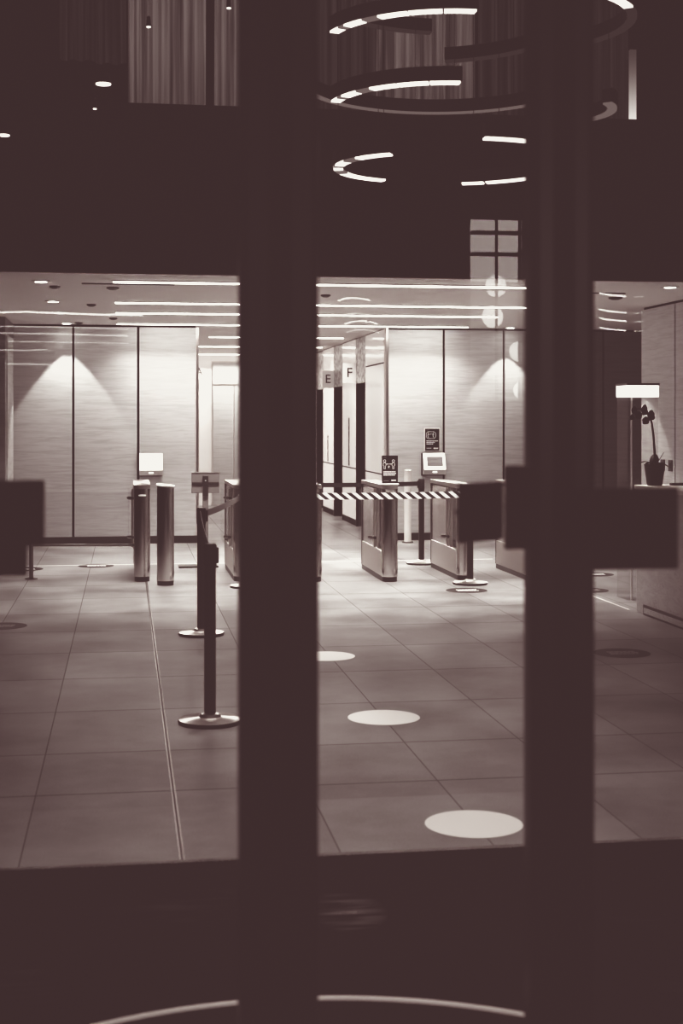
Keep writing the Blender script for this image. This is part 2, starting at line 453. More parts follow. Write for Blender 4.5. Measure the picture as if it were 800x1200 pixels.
# ------------------------------------------------------------------ ceiling lamps
def strip_light(x0, x1, y, label):
    t = thing('linear_ceiling_light', label, 'ceiling light', (x0, y, H), group='linear ceiling lights')
    L = x1-x0
    obj('housing', box(nbm(), 0, L, -0.035, 0.035, -0.012, 0), M['white'], t)
    obj('diffuser', box(nbm(), 0.01, L-0.01, -0.022, 0.022, -0.024, -0.012), M['strip'], t)
    l = bpy.data.lights.new('strip_beam', 'AREA'); l.shape = 'RECTANGLE'; l.size = L-0.04; l.size_y = 0.035
    l.energy = (98 if y < 18 else 56) if L > 3 else 30; l.spread = math.radians(105)
    o = bpy.data.objects.new('strip_beam', l); COL.objects.link(o); o.location = ((x0+x1)/2, y, H-0.026)
names = ['nearest the dark bulkhead, longest of the ceiling lines', 'second behind the bulkhead', 'third behind the bulkhead', 'running just in front of the timber wall',
         'first beyond the timber wall, inside the lobby opening', 'second inside the lobby opening', 'deepest in the lobby, above the framed timber doors']
for (x0, x1, y), nm in zip(((-0.12, 4.36, 13.04), (-0.12, 4.45, 15.36), (-0.12, 4.48, 16.82), (-0.12, 4.58, 18.75), (1.235, 3.3, 21.5), (1.2, 3.36, 24.3), (1.2, 3.3, 27.2)), names):
    strip_light(x0, x1, y, 'white linear ceiling light ' + nm)

def downlight(x, y, label, power):
    t = thing('recessed_downlight', label, 'ceiling light', (x, y, H), group='recessed downlights')
    obj('trim_ring', lathe(nbm(), [(0.055, 0), (0.085, 0), (0.085, -0.006), (0.055, -0.012), (0.055, 0)]), M['white'], t, smooth=True)
    obj('lens', cyl(nbm(), 0, 0, -0.010, -0.001, 0.055), M['down'], t)
    l = bpy.data.lights.new('downlight_beam', 'SPOT'); l.energy = power; l.spot_size = math.radians(68); l.spot_blend = 0.12
    l.shadow_soft_size = 0.03
    o = bpy.data.objects.new('downlight_beam', l); COL.objects.link(o); o.location = (x, y, H-0.02)
for y, lb, p in ((13.2, 'left recessed downlight nearest the bulkhead', 40), (15.4, 'left recessed downlight second from the bulkhead', 40),
              (17.0, 'left recessed downlight third from the bulkhead', 40), (18.88, 'left recessed downlight washing the timber wall', 75)):
    downlight(-0.76, y, lb, p)
for y, x, lb, p in ((12.86, 5.1, 'right recessed downlight nearest the bulkhead above the desk', 80), (15.3, 5.1, 'right recessed downlight halfway back beside the dark pillar', 90),
                 (18.88, 5.2, 'right recessed downlight washing the timber wall', 55)):
    downlight(x, y, lb, p)

# ceiling sensors
for x, y, r, lb in ((-0.66, 13.7, 0.05, 'small dark ceiling sensor near the leftmost front downlight'), (-0.12, 13.75, 0.06, 'small dark ceiling sensor beneath the end of the front light line'),
                (-0.37, 15.8, 0.05, 'small dark ceiling sensor between the left downlights and second line'), (-0.15, 17.85, 0.05, 'small dark ceiling sensor near the end of the third line'),
                (-0.6, 18.75, 0.05, 'small dark ceiling sensor beside the wall washing downlight'), (5.0, 14.1, 0.07, 'small dark ceiling sensor right of the pillar above the desk'),
                (2.0, 14.25, 0.05, 'small dark ceiling sensor in the middle of the ceiling')):
    tag(obj('ceiling_sensor', lathe(nbm(), [(0, 0), (r, 0), (r, -0.012), (r*0.5, -0.025), (0, -0.025)]), M['base'], loc=(x, y, H), smooth=True), lb, 'sensor')
tag(obj('air_slot', box(nbm(), -0.4, 0.45, -0.02, 0.02, -0.01, 0), M['base'], loc=(0.0, 13.35, H)), 'thin dark ceiling air slot at left behind the front light line', 'air vent')
tag(obj('air_slot', box(nbm(), -0.3, 0.3, -0.02, 0.02, -0.01, 0), M['base'], loc=(4.62, 13.6, H)), 'thin dark ceiling air slot right of the dark pillar', 'air vent')

# hanging exit-type sign, mostly behind the left mullion
hs = thing('hanging_sign', 'small pale sign hanging from the ceiling beside the left dark column', 'sign', (2.02, 16.2, H))
obj('plate', box(nbm(), -0.17, 0.17, -0.01, 0.01, -0.23, -0.06), M['white'], hs)
for sx in (-0.12, 0.12): obj('rod', box(nbm(), sx-0.004, sx+0.004, -0.004, 0.004, -0.06, 0), M['black'], hs)
obj('symbol', box(box(nbm(), 0.04, 0.12, -0.014, -0.01, -0.17, -0.12), 0.07, 0.09, -0.014, -0.01, -0.2, -0.09), M['gap'], hs)

# ------------------------------------------------------------------ turnstiles
def make_turnstile(label):
    t = thing('turnstile', label, 'turnstile', group='brushed steel turnstiles across the lobby')
    W = 0.165; L = 1.36
    obj('plinth', cyl(box(nbm(), 0.006, W-0.006, W/2, L-0.01, 0, 0.05), W/2, W/2, 0, 0.05, W/2-0.006), M['base'], t, smooth=True)
    obj('end_column', cyl(nbm(), W/2, W/2, 0.05, 0.945, W/2), M['steel'], t, smooth=True)
    obj('lower_panel', box(nbm(), 0.004, W-0.004, W/2+0.03, L, 0.05, 0.31), M['steel_lt'], t, bevel=0.004)
    obj('upper_panel', box(nbm(), 0.012, W-0.012, 0.62, L-0.02, 0.31, 0.93), M['steel'], t, bevel=0.004)
    obj('inner_frame', box(nbm(), 0.045, W-0.045, W/2, 0.64, 0.31, 0.36), M['steel_dk'], t)
    obj('inner_frame', box(nbm(), 0.045, W-0.045, W/2+0.03, 0.64, 0.88, 0.93), M['steel_dk'], t)
    obj('rear_column', box(nbm(), 0.0, W, L-0.03, L, 0.05, 0.945), M['steel_dk'], t, bevel=0.005)
    obj('top_cap', cyl(box(nbm(), 0, W, W/2, L, 0.945, 0.985), W/2, W/2, 0.945, 0.985, W/2), M['steel_lt'], t, smooth=True)
    obj('card_reader', lathe(nbm(), [(0, 0.872), (0.035, 0.872), (0.04, 0.88), (0.035, 0.888), (0, 0.888)], W/2, 0.005), M['white'], t, smooth=True)
    p = obj('pivot_pole', cyl(cyl(nbm(), -0.012, 0.42, 0.32, 0.93, 0.014), 0.022, 0.42, 0.31, 0.945, 0.016), M['steel_lt'], t, smooth=True)
    for z in (0.83, 0.42):
        obj('clamp', tube(nbm(), [(-0.012, 0.40, z), (-0.035, 0.45, z), (-0.06, 0.50, z)], [0.016, 0.019, 0.014]), M['steel_dk'], t, smooth=True)
    obj('glass_wing', box(nbm(), -0.055, -0.047, 0.46, 1.2, 0.34, 0.90), M['glass2'], t)
    return t
ts = make_turnstile('leftmost steel turnstile, in front of the left timber wall beside the plain round post')
ts.location = (0.085, 14.62, 0)
posts = [((1.09, 14.50, 0), 'steel turnstile cut off by the left edge of the wide dark column'),
         ((1.82, 14.35, 0), 'steel turnstile of which only the right edge shows beside the wide dark column'),
         ((2.585, 14.22, 0), 'steel turnstile carrying the upright dark notice on its end'),
         ((3.375, 14.25, 0), 'steel turnstile partly behind the blurred dark plate, right of the notice turnstile'),
         ((4.07, 14.05, 0), 'rightmost steel turnstile, cut off by the narrower dark column')]
for loc, lb in posts: dup(ts, loc, lb)

bp = thing('bollard_post', 'round brushed steel post with slanted top right of the leftmost turnstile', 'post', (0.395, 14.32, 0))
obj('base', cyl(nbm(), 0, 0, 0, 0.045, 0.082), M['base'], bp, smooth=True)
b = nbm(); seg = 36; lo = []; hi = []
for k in range(seg):
    x = 0.085*math.cos(2*PI*k/seg); y = 0.085*math.sin(2*PI*k/seg)
    lo.append(b.verts.new((x, y, 0.045))); hi.append(b.verts.new((x, y, 0.985+y*0.12-x*0.1)))
for k in range(seg): b.faces.new((lo[k], lo[(k+1)%seg], hi[(k+1)%seg], hi[k]))
b.faces.new(lo[::-1]); obj('shaft', b, M['steel'], bp, smooth=True)
b = nbm(); ring = [b.verts.new((0.092*math.cos(2*PI*k/seg), 0.092*math.sin(2*PI*k/seg), 0.987+0.092*math.sin(2*PI*k/seg)*0.12-0.092*math.cos(2*PI*k/seg)*0.1)) for k in range(seg)]
r2 = [b.verts.new(v.co+Vector((0, 0, 0.012))) for v in ring]
for k in range(seg): b.faces.new((ring[k], ring[(k+1)%seg], r2[(k+1)%seg], r2[k]))
b.faces.new(ring[::-1]); b.faces.new(r2); obj('slanted_cap', b, M['steel_lt'], bp)

gp = thing('gate_post', 'slim bright steel post standing near the timber wall under the wall tablet', 'post', (3.745, 18.75, 0))
obj('foot', cyl(nbm(), 0, 0, 0, 0.015, 0.075), M['steel_dk'], gp, smooth=True)
obj('shaft', cyl(nbm(), 0, 0, 0.015, 0.96, 0.048), M['white'], gp, smooth=True)
obj('cap', lathe(nbm(), [(0, 0.96), (0.052, 0.96), (0.052, 0.975), (0, 0.985)]), M['white'], gp, smooth=True)

# low glass barrier left of the leftmost turnstile
gb = thing('glass_barrier', 'clear glass barrier with slim steel post and bottom rail left of the turnstiles', 'barrier', (-0.965, 15.05, 0))
obj('post', cyl(nbm(), 0, 0, 0.01, 0.9, 0.021), M['steel_dk'], gb, smooth=True)
obj('foot_flange', lathe(nbm(), [(0, 0), (0.065, 0), (0.065, 0.01), (0.025, 0.02), (0, 0.02)]), M['steel_dk'], gb, smooth=True)
obj('bottom_rail', tube(nbm(), [(0, 0, 0.35), (1.05, -0.1, 0.35)], 0.012), M['steel_dk'], gb, smooth=True)
obj('glass_panel', box(nbm(), 0.03, 1.03, -0.055, -0.047, 0.36, 0.9), M['glass2'], gb)

# ------------------------------------------------------------------ queue stanchions
def make_stanchion(label):
    t = thing('queue_stanchion', label, 'stanchion', group='black queue stanchions with round bases')
    obj('base', lathe(nbm(), [(0, 0), (0.172, 0), (0.175, 0.012), (0.170, 0.022)], seg=48), M['black'], t, smooth=True)
    obj('base_cover', lathe(nbm(), [(0.170, 0.022), (0.13, 0.028), (0.06, 0.034), (0.05, 0.05), (0.032, 0.055), (0, 0.055)], seg=48), M['steel_lt'], t, smooth=True)
    obj('pole', cyl(nbm(), 0, 0, 0.05, 0.86, 0.032), M['black'], t, smooth=True)
    obj('head', lathe(nbm(), [(0, 0.85), (0.034, 0.85), (0.036, 0.86), (0.036, 0.965), (0.030, 0.975), (0, 0.975)]), M['black'], t, smooth=True)
    obj('belt_clip', box(nbm(), 0.028, 0.046, -0.022, 0.022, 0.87, 0.955), M['black'], t, bevel=0.004)
    return t
s1 = make_stanchion('nearest black stanchion with shiny round base beside the wide dark column')
s1.location = (0.455, 7.77, 0)
P2 = (0.575, 10.95); P6 = (1.19, 14.0); P3 = (3.345, 15.95); P4 = (3.42, 13.93); P7 = (1.75, 15.9)
dup(s1, (*P2, 0), 'second black stanchion just behind the nearest one', rotz=0.5)
dup(s1, (*P6, 0), 'black stanchion mostly hidden by the wide dark column, left end of the striped tape', rotz=0.2)
dup(s1, (*P3, 0), 'black stanchion standing between two turnstiles right of the slim bright post', rotz=PI)
dup(s1, (*P4, 0), 'black stanchion under the blurred dark plate, right end of the striped tape', rotz=PI)
dup(s1, (*P7, 0), 'black stanchion hidden behind the wide dark column holding the dark belt', rotz=0)

def sag(p, q, z0, z1, s, n=10):
    return [(p[0]+(q[0]-p[0])*i/n, p[1]+(q[1]-p[1])*i/n, z0+(z1-z0)*i/n - s*4*(i/n)*(1-i/n)) for i in range(n+1)]
tag(obj('retractable_belt', ribbon(nbm(), sag((P2[0]+0.03, P2[1]+0.03), (P6[0]-0.02, P6[1]-0.04), 0.93, 0.93, 0.02), 0.05), M['beltg']), 'grey belt running back from the second stanchion to behind the wide column', 'belt')
tag(obj('retractable_belt', ribbon(nbm(), sag((0.46, 7.81), (P2[0]-0.01, P2[1]-0.04), 0.93, 0.93, 0.03), 0.05), M['beltg']), 'belt seen edge-on between the nearest and second stanchion', 'belt')
tag(obj('retractable_belt', ribbon(nbm(), sag((P7[0]+0.04, P7[1]), (P3[0]-0.04, P3[1]), 0.92, 0.92, 0.008), 0.05), M['belt']), 'dark belt stretched behind the turnstiles above the striped tape', 'belt')
# striped tape, its own x axis along its length
dx, dy = P4[0]-P6[0]-0.03, P4[1]-P6[1]
L = math.hypot(dx, dy)
tp = obj('striped_tape', ribbon(nbm(), [(L*i/12, 0, -0.012*4*(i/12)*(1-i/12)) for i in range(13)], 0.066, 0.003), M['tape'], loc=(P6[0]+0.02, P6[1]-0.04, 0.905), rot=(0, 0, math.atan2(dy, dx)))
tag(tp, 'black and white diagonally striped barrier tape stretched before the turnstiles', 'tape')

# ------------------------------------------------------------------ notices and tablets
def person_icon(b, cx, z0, h, y, fl):
    # outline figure: head ring and body loop
    r = h*0.13
    pts = [(cx+r*math.cos(a), y, z0+h-r+r*math.sin(a)) for a in [2*PI*k/16 for k in range(17)]]
    tube(b, pts, 0.0026, 6)
    body = [(0.0, .72), (.13, .68), (.19, .50), (.17, .36), (.09, .34), (.09, .02), (-.09, .02), (-.09, .34), (-.17, .36), (-.19, .50), (-.13, .68), (0, .72)]
    tube(b, [(cx+u*h*0.8, y, z0+v*h) for u, v in body], 0.0026, 6)

def text_lines(b, x0, z, widths, h, gap, y, dash=0.012):
    for w in widths:
        x = x0
        while x < x0+w:
            d_ = min(random.uniform(0.6, 2.0)*dash, x0+w-x)
            box(b, x, x+d_*0.85, y-0.001, y+0.001, z-h, z); x += d_
        z -= gap

ns = thing('notice_stand', 'dark upright distancing notice with two figure icons on a turnstile end', 'sign', (2.67, 14.30, 0.985))
obj('stand_foot', lathe(nbm(), [(0, 0), (0.09, 0), (0.095, 0.008), (0.085, 0.016), (0, 0.018)]), M['white'], ns, smooth=True)
obj('board', box(nbm(), -0.083, 0.083, -0.004, 0.004, 0.014, 0.30), M['poster'], ns)
b = nbm()
person_icon(b, -0.055, 0.162, 0.095, -0.005, 1); person_icon(b, 0.035, 0.162, 0.095, -0.005, 1)
box(b, -0.032, 0.012, -0.006, -0.004, 0.211, 0.216)
for s_, x_ in ((-1, -0.034), (1, 0.014)):
    v = [b.verts.new(p) for p in ((x_+s_*0.006, -0.006, 0.2135), (x_-s_*0.006, -0.006, 0.2215), (x_-s_*0.006, -0.006, 0.2055))]; b.faces.new(v)
text_lines(b, -0.018, 0.196, [0.016, 0.013], 0.008, 0.013, -0.005, 0.008)
obj('icon_print', b, M['ink'], ns)
b = nbm(); text_lines(b, -0.068, 0.140, [0.128, 0.132, 0.122], 0.011, 0.0165, -0.005); obj('text_print', b, M['ink'], ns)
b = nbm(); box(b, 0.015, 0.062, -0.006, -0.004, 0.040, 0.053); obj('logo_print', b, M['ink'], ns)
b = nbm(); text_lines(b, -0.068, 0.283, [0.03], 0.005, 0.01, -0.005, 0.006); obj('heading_print', b, M['inkgrey'], ns)
b = nbm(); text_lines(b, -0.065, 0.045, [0.055], 0.006, 0.01, -0.005, 0.006); obj('footer_print', b, M['inkgrey'], ns)

wn_ = thing('wall_notice', 'dark framed notice on the timber wall above the right tablet', 'sign', (4.165, YW, 1.225))
obj('frame', box(nbm(), -0.112, 0.112, -0.008, 0, -0.006, 0.316), M['white'], wn_)
obj('board', box(nbm(), -0.100, 0.100, -0.014, -0.008, 0.004, 0.303), M['poster'], wn_)
b = nbm()
for (x0, x1, z0, z1) in ((-0.082, 0.045, 0.168, 0.262),):
    pts = [(x0+0.02, z0), (x1-0.02, z0), (x1, z0+0.02), (x1+0.006, (z0+z1)/2), (x1, z1-0.02), (x1-0.02, z1), (x0+0.02, z1), (x0, z1-0.02), (x0, z0+0.02), (x0+0.02, z0)]
    tube(b, [(x, -0.015, z) for x, z in pts], 0.004, 6)
    for zz in (z0+0.022, z1-0.022):
        pass
    tube(b, [(x0+0.02, -0.015, (z0+z1)/2), (x0+0.05, -0.015, (z0+z1)/2+0.014), (x1-0.04, -0.015, (z0+z1)/2+0.014), (x1-0.02, -0.015, (z0+z1)/2)], 0.0035, 6)
    for xx in (x0+0.028, x1-0.028):
        tube(b, [(xx, -0.015, z0+0.012), (xx-0.008, -0.015, (z0+z1)/2), (xx, -0.015, z1-0.012)], 0.0045, 6)
obj('icon_print', b, M['ink'], wn_)
b = nbm(); text_lines(b, -0.082, 0.142, [0.165, 0.12, 0.095], 0.012, 0.021, -0.015); obj('text_print', b, M['ink'], wn_)
b = nbm(); box(b, 0.018, 0.082, -0.016, -0.014, 0.024, 0.042); text_lines(b, -0.08, 0.04, [0.07], 0.010, 0.01, -0.015); obj('logo_print', b, M['ink'], wn_)
b = nbm(); text_lines(b, -0.082, 0.288, [0.04], 0.006, 0.01, -0.015); obj('small_print', b, M['inkgrey'], wn_)

def tablet(x, z, label, gray):
    t = thing('wall_tablet', label, 'tablet', (x, YW, z), group='wall tablets')
    w = 0.155
    obj('back_plate', box(nbm(), -w-0.012, w-0.01, -0.03, 0, -0.01, 0.30), M['poster'], t)
    obj('housing', prism(nbm(), [(0, 0.005), (-0.10, 0.005), (-0.13, 0.075), (-0.045, 0.30), (0, 0.30)], -w, w), M['steel_lt'], t, bevel=0.004)
    a = math.atan2(0.085, 0.225)
    s = obj('screen', box(nbm(), -w+0.004, w-0.004, -0.003, 0.003, 0.0, 0.236), M['screen'], t, loc=(0, -0.131, 0.076), rot=(-a, 0, 0))
    if gray:
        obj('picture', box(nbm(), -0.105, 0.115, -0.006, -0.003, 0.045, 0.185), M['tabpic'], s)
    obj('indicator', box(nbm(), -0.03, 0.03, -0.003, 0.0, -0.006, 0.008), M['led'], t, loc=(0, -0.115, 0.04), rot=(0.4, 0, 0))
M['tabpic'] = wood('tablet_picture', 0.08, 0.2)
tablet(0.335, 0.905, 'glowing white tablet on the left timber wall above the round post', False)
tablet(4.18, 0.895, 'tablet with grey picture and white border on the right timber wall below a notice', True)

# screen on a pole, seen from behind
sp_ = thing('sign_stand', 'grey screen seen from behind on a pole beside the second stanchion', 'sign stand', (0.885, 16.0, 0))
obj('base_plate', box(nbm(), -0.30, 0.14, -0.1, 0.1, 0, 0.02), M['base'], sp_, bevel=0.003)
obj('pole', box(nbm(), -0.032, 0.032, -0.012, 0.012, 0.02, 0.90), M['bracket'], sp_)
obj('screen_back', box(nbm(), -0.155, 0.155, -0.015, 0.015, 0.83, 1.05), M['bracket'], sp_, bevel=0.004)
obj('edge_trim', box(nbm(), -0.155, 0.155, -0.018, 0.02, 1.05, 1.062), M['steel_lt'], sp_)
obj('bracket', box(box(nbm(), -0.03, 0.03, -0.03, -0.015, 0.80, 1.02), -0.15, 0.15, -0.022, -0.015, 0.92, 0.95), M['base'], sp_)
obj('bolt', cyl(nbm(), 0, 0, -0.004, 0.004, 0.008), M['steel_lt'], sp_, loc=(0, -0.032, 0.97), rot=(PI/2, 0, 0))

# ------------------------------------------------------------------ floor stickers
lbl = ['nearest white round floor sticker, largest in view', 'second white round floor sticker from the entrance', 'third white round floor sticker, partly behind the wide column', 'farthest faint white round floor sticker beside the wide column']
for (x, y), lb in zip(((1.405, 5.66), (1.415, 7.76), (1.385, 9.83), (1.38, 12.0)), lbl):
    tag(obj('floor_sticker', cyl(nbm(), 0, 0, 0, 0.0015, 0.2, 48), M['sticker'], loc=(x, y, 0)), lb, 'floor sticker', 'white round floor stickers')
dk = [((-0.33, 16.3), 'dark round floor sticker with pale lettering in front of the left timber wall'),
      ((-1.10, 16.05), 'dark round floor sticker at far left beside the barrier post'),
      ((3.26, 13.42), 'dark round floor sticker in front of the stanchion under the blurred plate'),
      ((4.95, 14.6), 'dark round floor sticker with white lettering seen under the wide right plate'),
      ((4.42, 13.25), 'dark round floor sticker beside the narrow dark column at the floor strip'),
      ((3.47, 9.65), 'faint dark round floor sticker in front of the reception desk'),
      ((-0.98, 11.65), 'faint dark round floor sticker at the far left of the tiled floor')]
for k, ((x, y), lb) in enumerate(dk):
    t = thing('lettered_floor_sticker', lb, 'floor sticker', (x, y, 0), group='dark round floor stickers')
    obj('disc', cyl(nbm(), 0, 0, 0, 0.0015, 0.2, 48), M['stickdk'] if k < 5 else M['stickdk2'] if 'stickdk2' in M else M['stickdk'], t)
    b = nbm()
    for j in range(3):
        xx = -0.095
        while xx < 0.095:
            w_ = random.uniform(0.015, 0.04); box(b, xx, xx+w_*0.8, -0.055+j*0.045, -0.033+j*0.045, 0.0015, 0.003); xx += w_
    obj('lettering', b, M['ink'] if k < 4 else M['inkgrey'], t)

# ------------------------------------------------------------------ reception desk
dsk = thing('reception_desk', 'veined marble reception desk at the right edge', 'desk', (4.345, 6.5, 0))
obj('body', box(nbm(), 0, 0.75, 0, 5.22, 0, 1.055), M['marble'], dsk, bevel=0.004)
obj('countertop', box(nbm(), -0.01, 0.80, -0.01, 5.25, 1.055, 1.09), M['steel_lt'], dsk, bevel=0.004)
obj('toe_frame', box(nbm(), -0.012, 0, 0.1, 5.03, 0.0, 0.085), M['base'], dsk)
obj('toe_panel', box(nbm(), -0.018, -0.012, 0.14, 5.0, 0.018, 0.062), M['marble'], dsk)
tag(obj('desk_ledge', box(nbm(), 0, 0.5, 0, 0.06, 0, 0.02), M['black'], loc=(4.60, 11.55, 1.09)), 'low black strip lying on the reception counter beside the orchid', 'desk item')

# potted orchid
orc = thing('potted_orchid', 'dark potted orchid with a leaning flower stem on the reception counter', 'plant', (4.47, 11.62, 1.09))
obj('pot', lathe(nbm(), [(0, 0), (0.060, 0), (0.066, 0.01), (0.088, 0.17), (0.092, 0.18), (0.086, 0.18), (0.08, 0.165), (0, 0.165)]), M['pot'], orc, smooth=True)
st = [(0.0, 0, 0.165), (0.0, 0, 0.28), (-0.01, 0, 0.42), (-0.025, 0, 0.53), (-0.05, 0, 0.60), (-0.09, 0, 0.64), (-0.14, 0, 0.655), (-0.19, 0, 0.645)]
obj('stem', tube(nbm(), st, [0.012, 0.011, 0.010, 0.009, 0.007, 0.005, 0.004, 0.003], 8), M['leaf'], orc, smooth=True)
def leaf(p, d, L_, w, up):
    b = nbm(); n = 8; d = Vector(d).normalized(); s = d.cross(Vector((0, 0, 1))).normalized() if abs(d.z) < 0.95 else Vector((1, 0, 0))
    L1 = []; L2 = []
    for i in range(n+1):
        u = i/n; c = Vector(p)+d*L_*u+Vector((0, 0, up*math.sin(u*PI*0.8)-0.03*u)); ww = w*math.sin(PI*min(1, u*0.85+0.12))**0.7*(1 if u < .95 else .3)
        L1.append(b.verts.new(c+s*ww)); L2.append(b.verts.new(c-s*ww))
    for i in range(n): b.faces.new((L1[i], L1[i+1], L2[i+1], L2[i]))
    o = obj('leaf', b, M['leaf'], orc, smooth=True); sm = o.modifiers.new('s', 'SOLIDIFY'); sm.thickness = 0.004
leaf((0, 0, 0.165), (-1, 0.2, 0), 0.15, 0.035, 0.06); leaf((0, 0, 0.165), (1, -0.1, 0), 0.12, 0.035, 0.04)
leaf((0, 0, 0.165), (0.3, -1, 0), 0.11, 0.028, 0.05); leaf((0.0, 0, 0.16), (0.45, -0.2, 1), 0.17, 0.04, 0.0)
leaf((-0.01, 0, 0.16), (0.2, 0.3, 1), 0.15, 0.04, 0.0); leaf((-0.0, 0, 0.165), (-0.5, 1, 0), 0.11, 0.028, 0.05)
def flower(c, s, ry):
    b = nbm()
    for k in range(5):
        a = 2*PI*k/5 + 0.3; L_ = s*(1.0 if k % 2 else 0.9); ww = s*0.52
        pts = [(L_*0.5*(1-math.cos(v)), ww*math.sin(v)) for v in [2*PI*j/12 for j in range(12)]]
        b.faces.new([b.verts.new((px_*math.cos(a)-py_*math.sin(a), -0.004*k-0.01*px_/s, px_*math.sin(a)+py_*math.cos(a))) for px_, py_ in pts])
    f = obj('flower', b, M['petal'], orc, loc=c, rot=(0.15, 0, ry)); f.modifiers.new('s', 'SOLIDIFY').thickness = 0.003
    lp = nbm(); lathe(lp, [(0, -0.012), (0.010, -0.006), (0.012, 0.004), (0.004, 0.014), (0, 0.014)], seg=10)
    obj('lip', lp, M['leaf'], f, loc=(0, -0.012, -0.006), rot=(1.2, 0, 0), smooth=True)
for c, s, ry in (((-0.045, -0.01, 0.60), 0.046, 0.3), ((-0.085, -0.015, 0.555), 0.035, -0.3), ((-0.105, -0.01, 0.645), 0.048, 0.5), ((-0.15, -0.012, 0.60), 0.036, -0.2), ((-0.19, 0, 0.645), 0.034, 0.2), ((-0.205, 0, 0.585), 0.026, 0)):
    flower(c, s, ry)

# clear case with a lit cap behind the desk end
gc = thing('display_case', 'tall clear case with a glowing white band at its top beside the orchid', 'display case', (4.68, 12.60, 0))
obj('clear_case', box(nbm(), -0.145, 0.145, -0.145, 0.145, 0.0, 1.90), M['acryl'], gc)
obj('light_band', box(nbm(), -0.15, 0.15, -0.15, 0.15, 1.86, 1.965), M['bandlight'] if 'bandlight' in M else M['screen'], gc)
obj('cap', box(nbm(), -0.155, 0.155, -0.155, 0.155, 1.965, 1.985), M['base'], gc)
obj('corner_rod', cyl(nbm(), -0.10, -0.12, 0.0, 1.86, 0.008), M['white'], gc, smooth=True)

for y, lb in ((14.5, 'small dark switch plate on the side wall right of the orchid pot'), (14.72, 'small dark switch plate on the side wall just behind the orchid pot')):
    t = thing('wall_switch', lb, 'switch', (5.76, y, 1.10))
    obj('plate', box(nbm(), -0.012, 0, -0.05, 0.05, 0, 0.12), M['base'], t)
    obj('rocker', box(nbm(), -0.018, -0.012, -0.02, 0.02, 0.03, 0.09), M['black'], t)

# ------------------------------------------------------------------ upper curtains
def curtain(x0, x1, z0, m, label, amp=0.04, per=0.16):
    b = nbm(); n = int((x1-x0)/0.012); lo = []; hi = []
    for i in range(n+1):
        x = (x1-x0)*i/n; ph = 2*PI*x/per + 1.3*math.sin(x*7+x0)
        y = amp*math.sin(ph) + 0.012*math.sin(3.1*ph)
        lo.append(b.verts.new((x, y, 0))); hi.append(b.verts.new((x+0.01*math.sin(ph), y*0.8, 6.6-z0)))
    for i in range(n): b.faces.new((lo[i], lo[i+1], hi[i+1], hi[i]))
    tag(obj('curtain', b, M[m], loc=(x0, 12.75, z0), smooth=True), label, 'curtain', 'curtains in the upper opening')
def UX(px, Y=12.75):
    xc = (px-400)/1667; return Y*(0.15006+xc*0.98868)/(0.98868-xc*0.15006)
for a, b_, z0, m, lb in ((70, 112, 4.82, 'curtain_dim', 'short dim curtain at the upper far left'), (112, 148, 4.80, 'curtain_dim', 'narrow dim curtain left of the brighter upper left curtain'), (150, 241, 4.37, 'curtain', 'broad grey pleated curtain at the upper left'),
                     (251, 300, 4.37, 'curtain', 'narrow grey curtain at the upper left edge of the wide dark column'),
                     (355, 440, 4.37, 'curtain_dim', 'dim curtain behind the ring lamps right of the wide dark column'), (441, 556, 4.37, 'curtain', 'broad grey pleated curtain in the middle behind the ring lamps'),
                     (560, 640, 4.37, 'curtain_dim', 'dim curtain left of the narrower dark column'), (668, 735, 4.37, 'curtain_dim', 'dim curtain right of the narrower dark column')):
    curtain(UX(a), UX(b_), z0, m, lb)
tag(obj('lit_curtain_gap', box(nbm(), -0.03, 0.03, -0.02, 0.02, 0, 0.77), M['litgap'], loc=(UX(741, 12.6), 12.6, 4.30)), 'upright glowing strip standing for a lit gap at the upper right of the curtains', 'lamp')  # glowing strip stands in for a lit slit beside the curtains

# ------------------------------------------------------------------ ring pendants
def ring(cx, cy, z, R, a0, a1, segs, label, hgt=0.085, w=0.07):
    """a0..a1 degrees measured from +x (right) anticlockwise seen from above; segs = list of (u0,u1,material)"""
    t = thing('ring_pendant_light', label, 'pendant light', (cx, cy, z), group='curved pendant lamps in the double height entrance')
    def arc(u0, u1, ri, ro, zl, zh, m, name):
        b = nbm(); n = max(3, int(abs(a1-a0)*(u1-u0)/3)); rows = []
        for i in range(n+1):
            a = math.radians(a0+(a1-a0)*(u0+(u1-u0)*i/n)); c, s = math.cos(a), math.sin(a)
            rows.append([b.verts.new(p) for p in ((ri*c, ri*s, zl), (ro*c, ro*s, zl), (ro*c, ro*s, zh), (ri*c, ri*s, zh))])
        for p, q in zip(rows, rows[1:]):
            for k in range(4): b.faces.new((p[k], p[(k+1)%4], q[(k+1)%4], q[k]))
        b.faces.new(rows[0][::-1]); b.faces.new(rows[-1])
        obj(name, b, m, t)
    arc(0, 1, R-w/2, R+w/2, 0.0, hgt, M['black'], 'body')
    for u0, u1, m in segs:
        arc(u0, u1, R-w/2+0.006, R+w/2-0.006, -0.012, 0.0, M[m], 'diffuser')
    for u in (0.04, 0.5, 0.96):
        a = math.radians(a0+(a1-a0)*u)
        obj('cable', tube(nbm(), [(R*math.cos(a), R*math.sin(a), hgt), (R*math.cos(a), R*math.sin(a), 6.7-z)], 0.002, 6), M['black'], t)

def RC(px, py, t):
    xc = (px-400)/1667
    return (t*(0.15006+xc*0.98868), t*(0.98868-xc*0.15006), 1.65+(492-py)/1667*t)
br = lambda: [(0, .1, 'ringhi'), (.1, .16, 'ringlo'), (.16, .3, 'ringhi'), (.31, .42, 'ringlo'), (.42, .6, 'ringhi'), (.61, .8, 'ringhi'), (.81, .99, 'ringhi')]
T = 9.0
k = T/1667
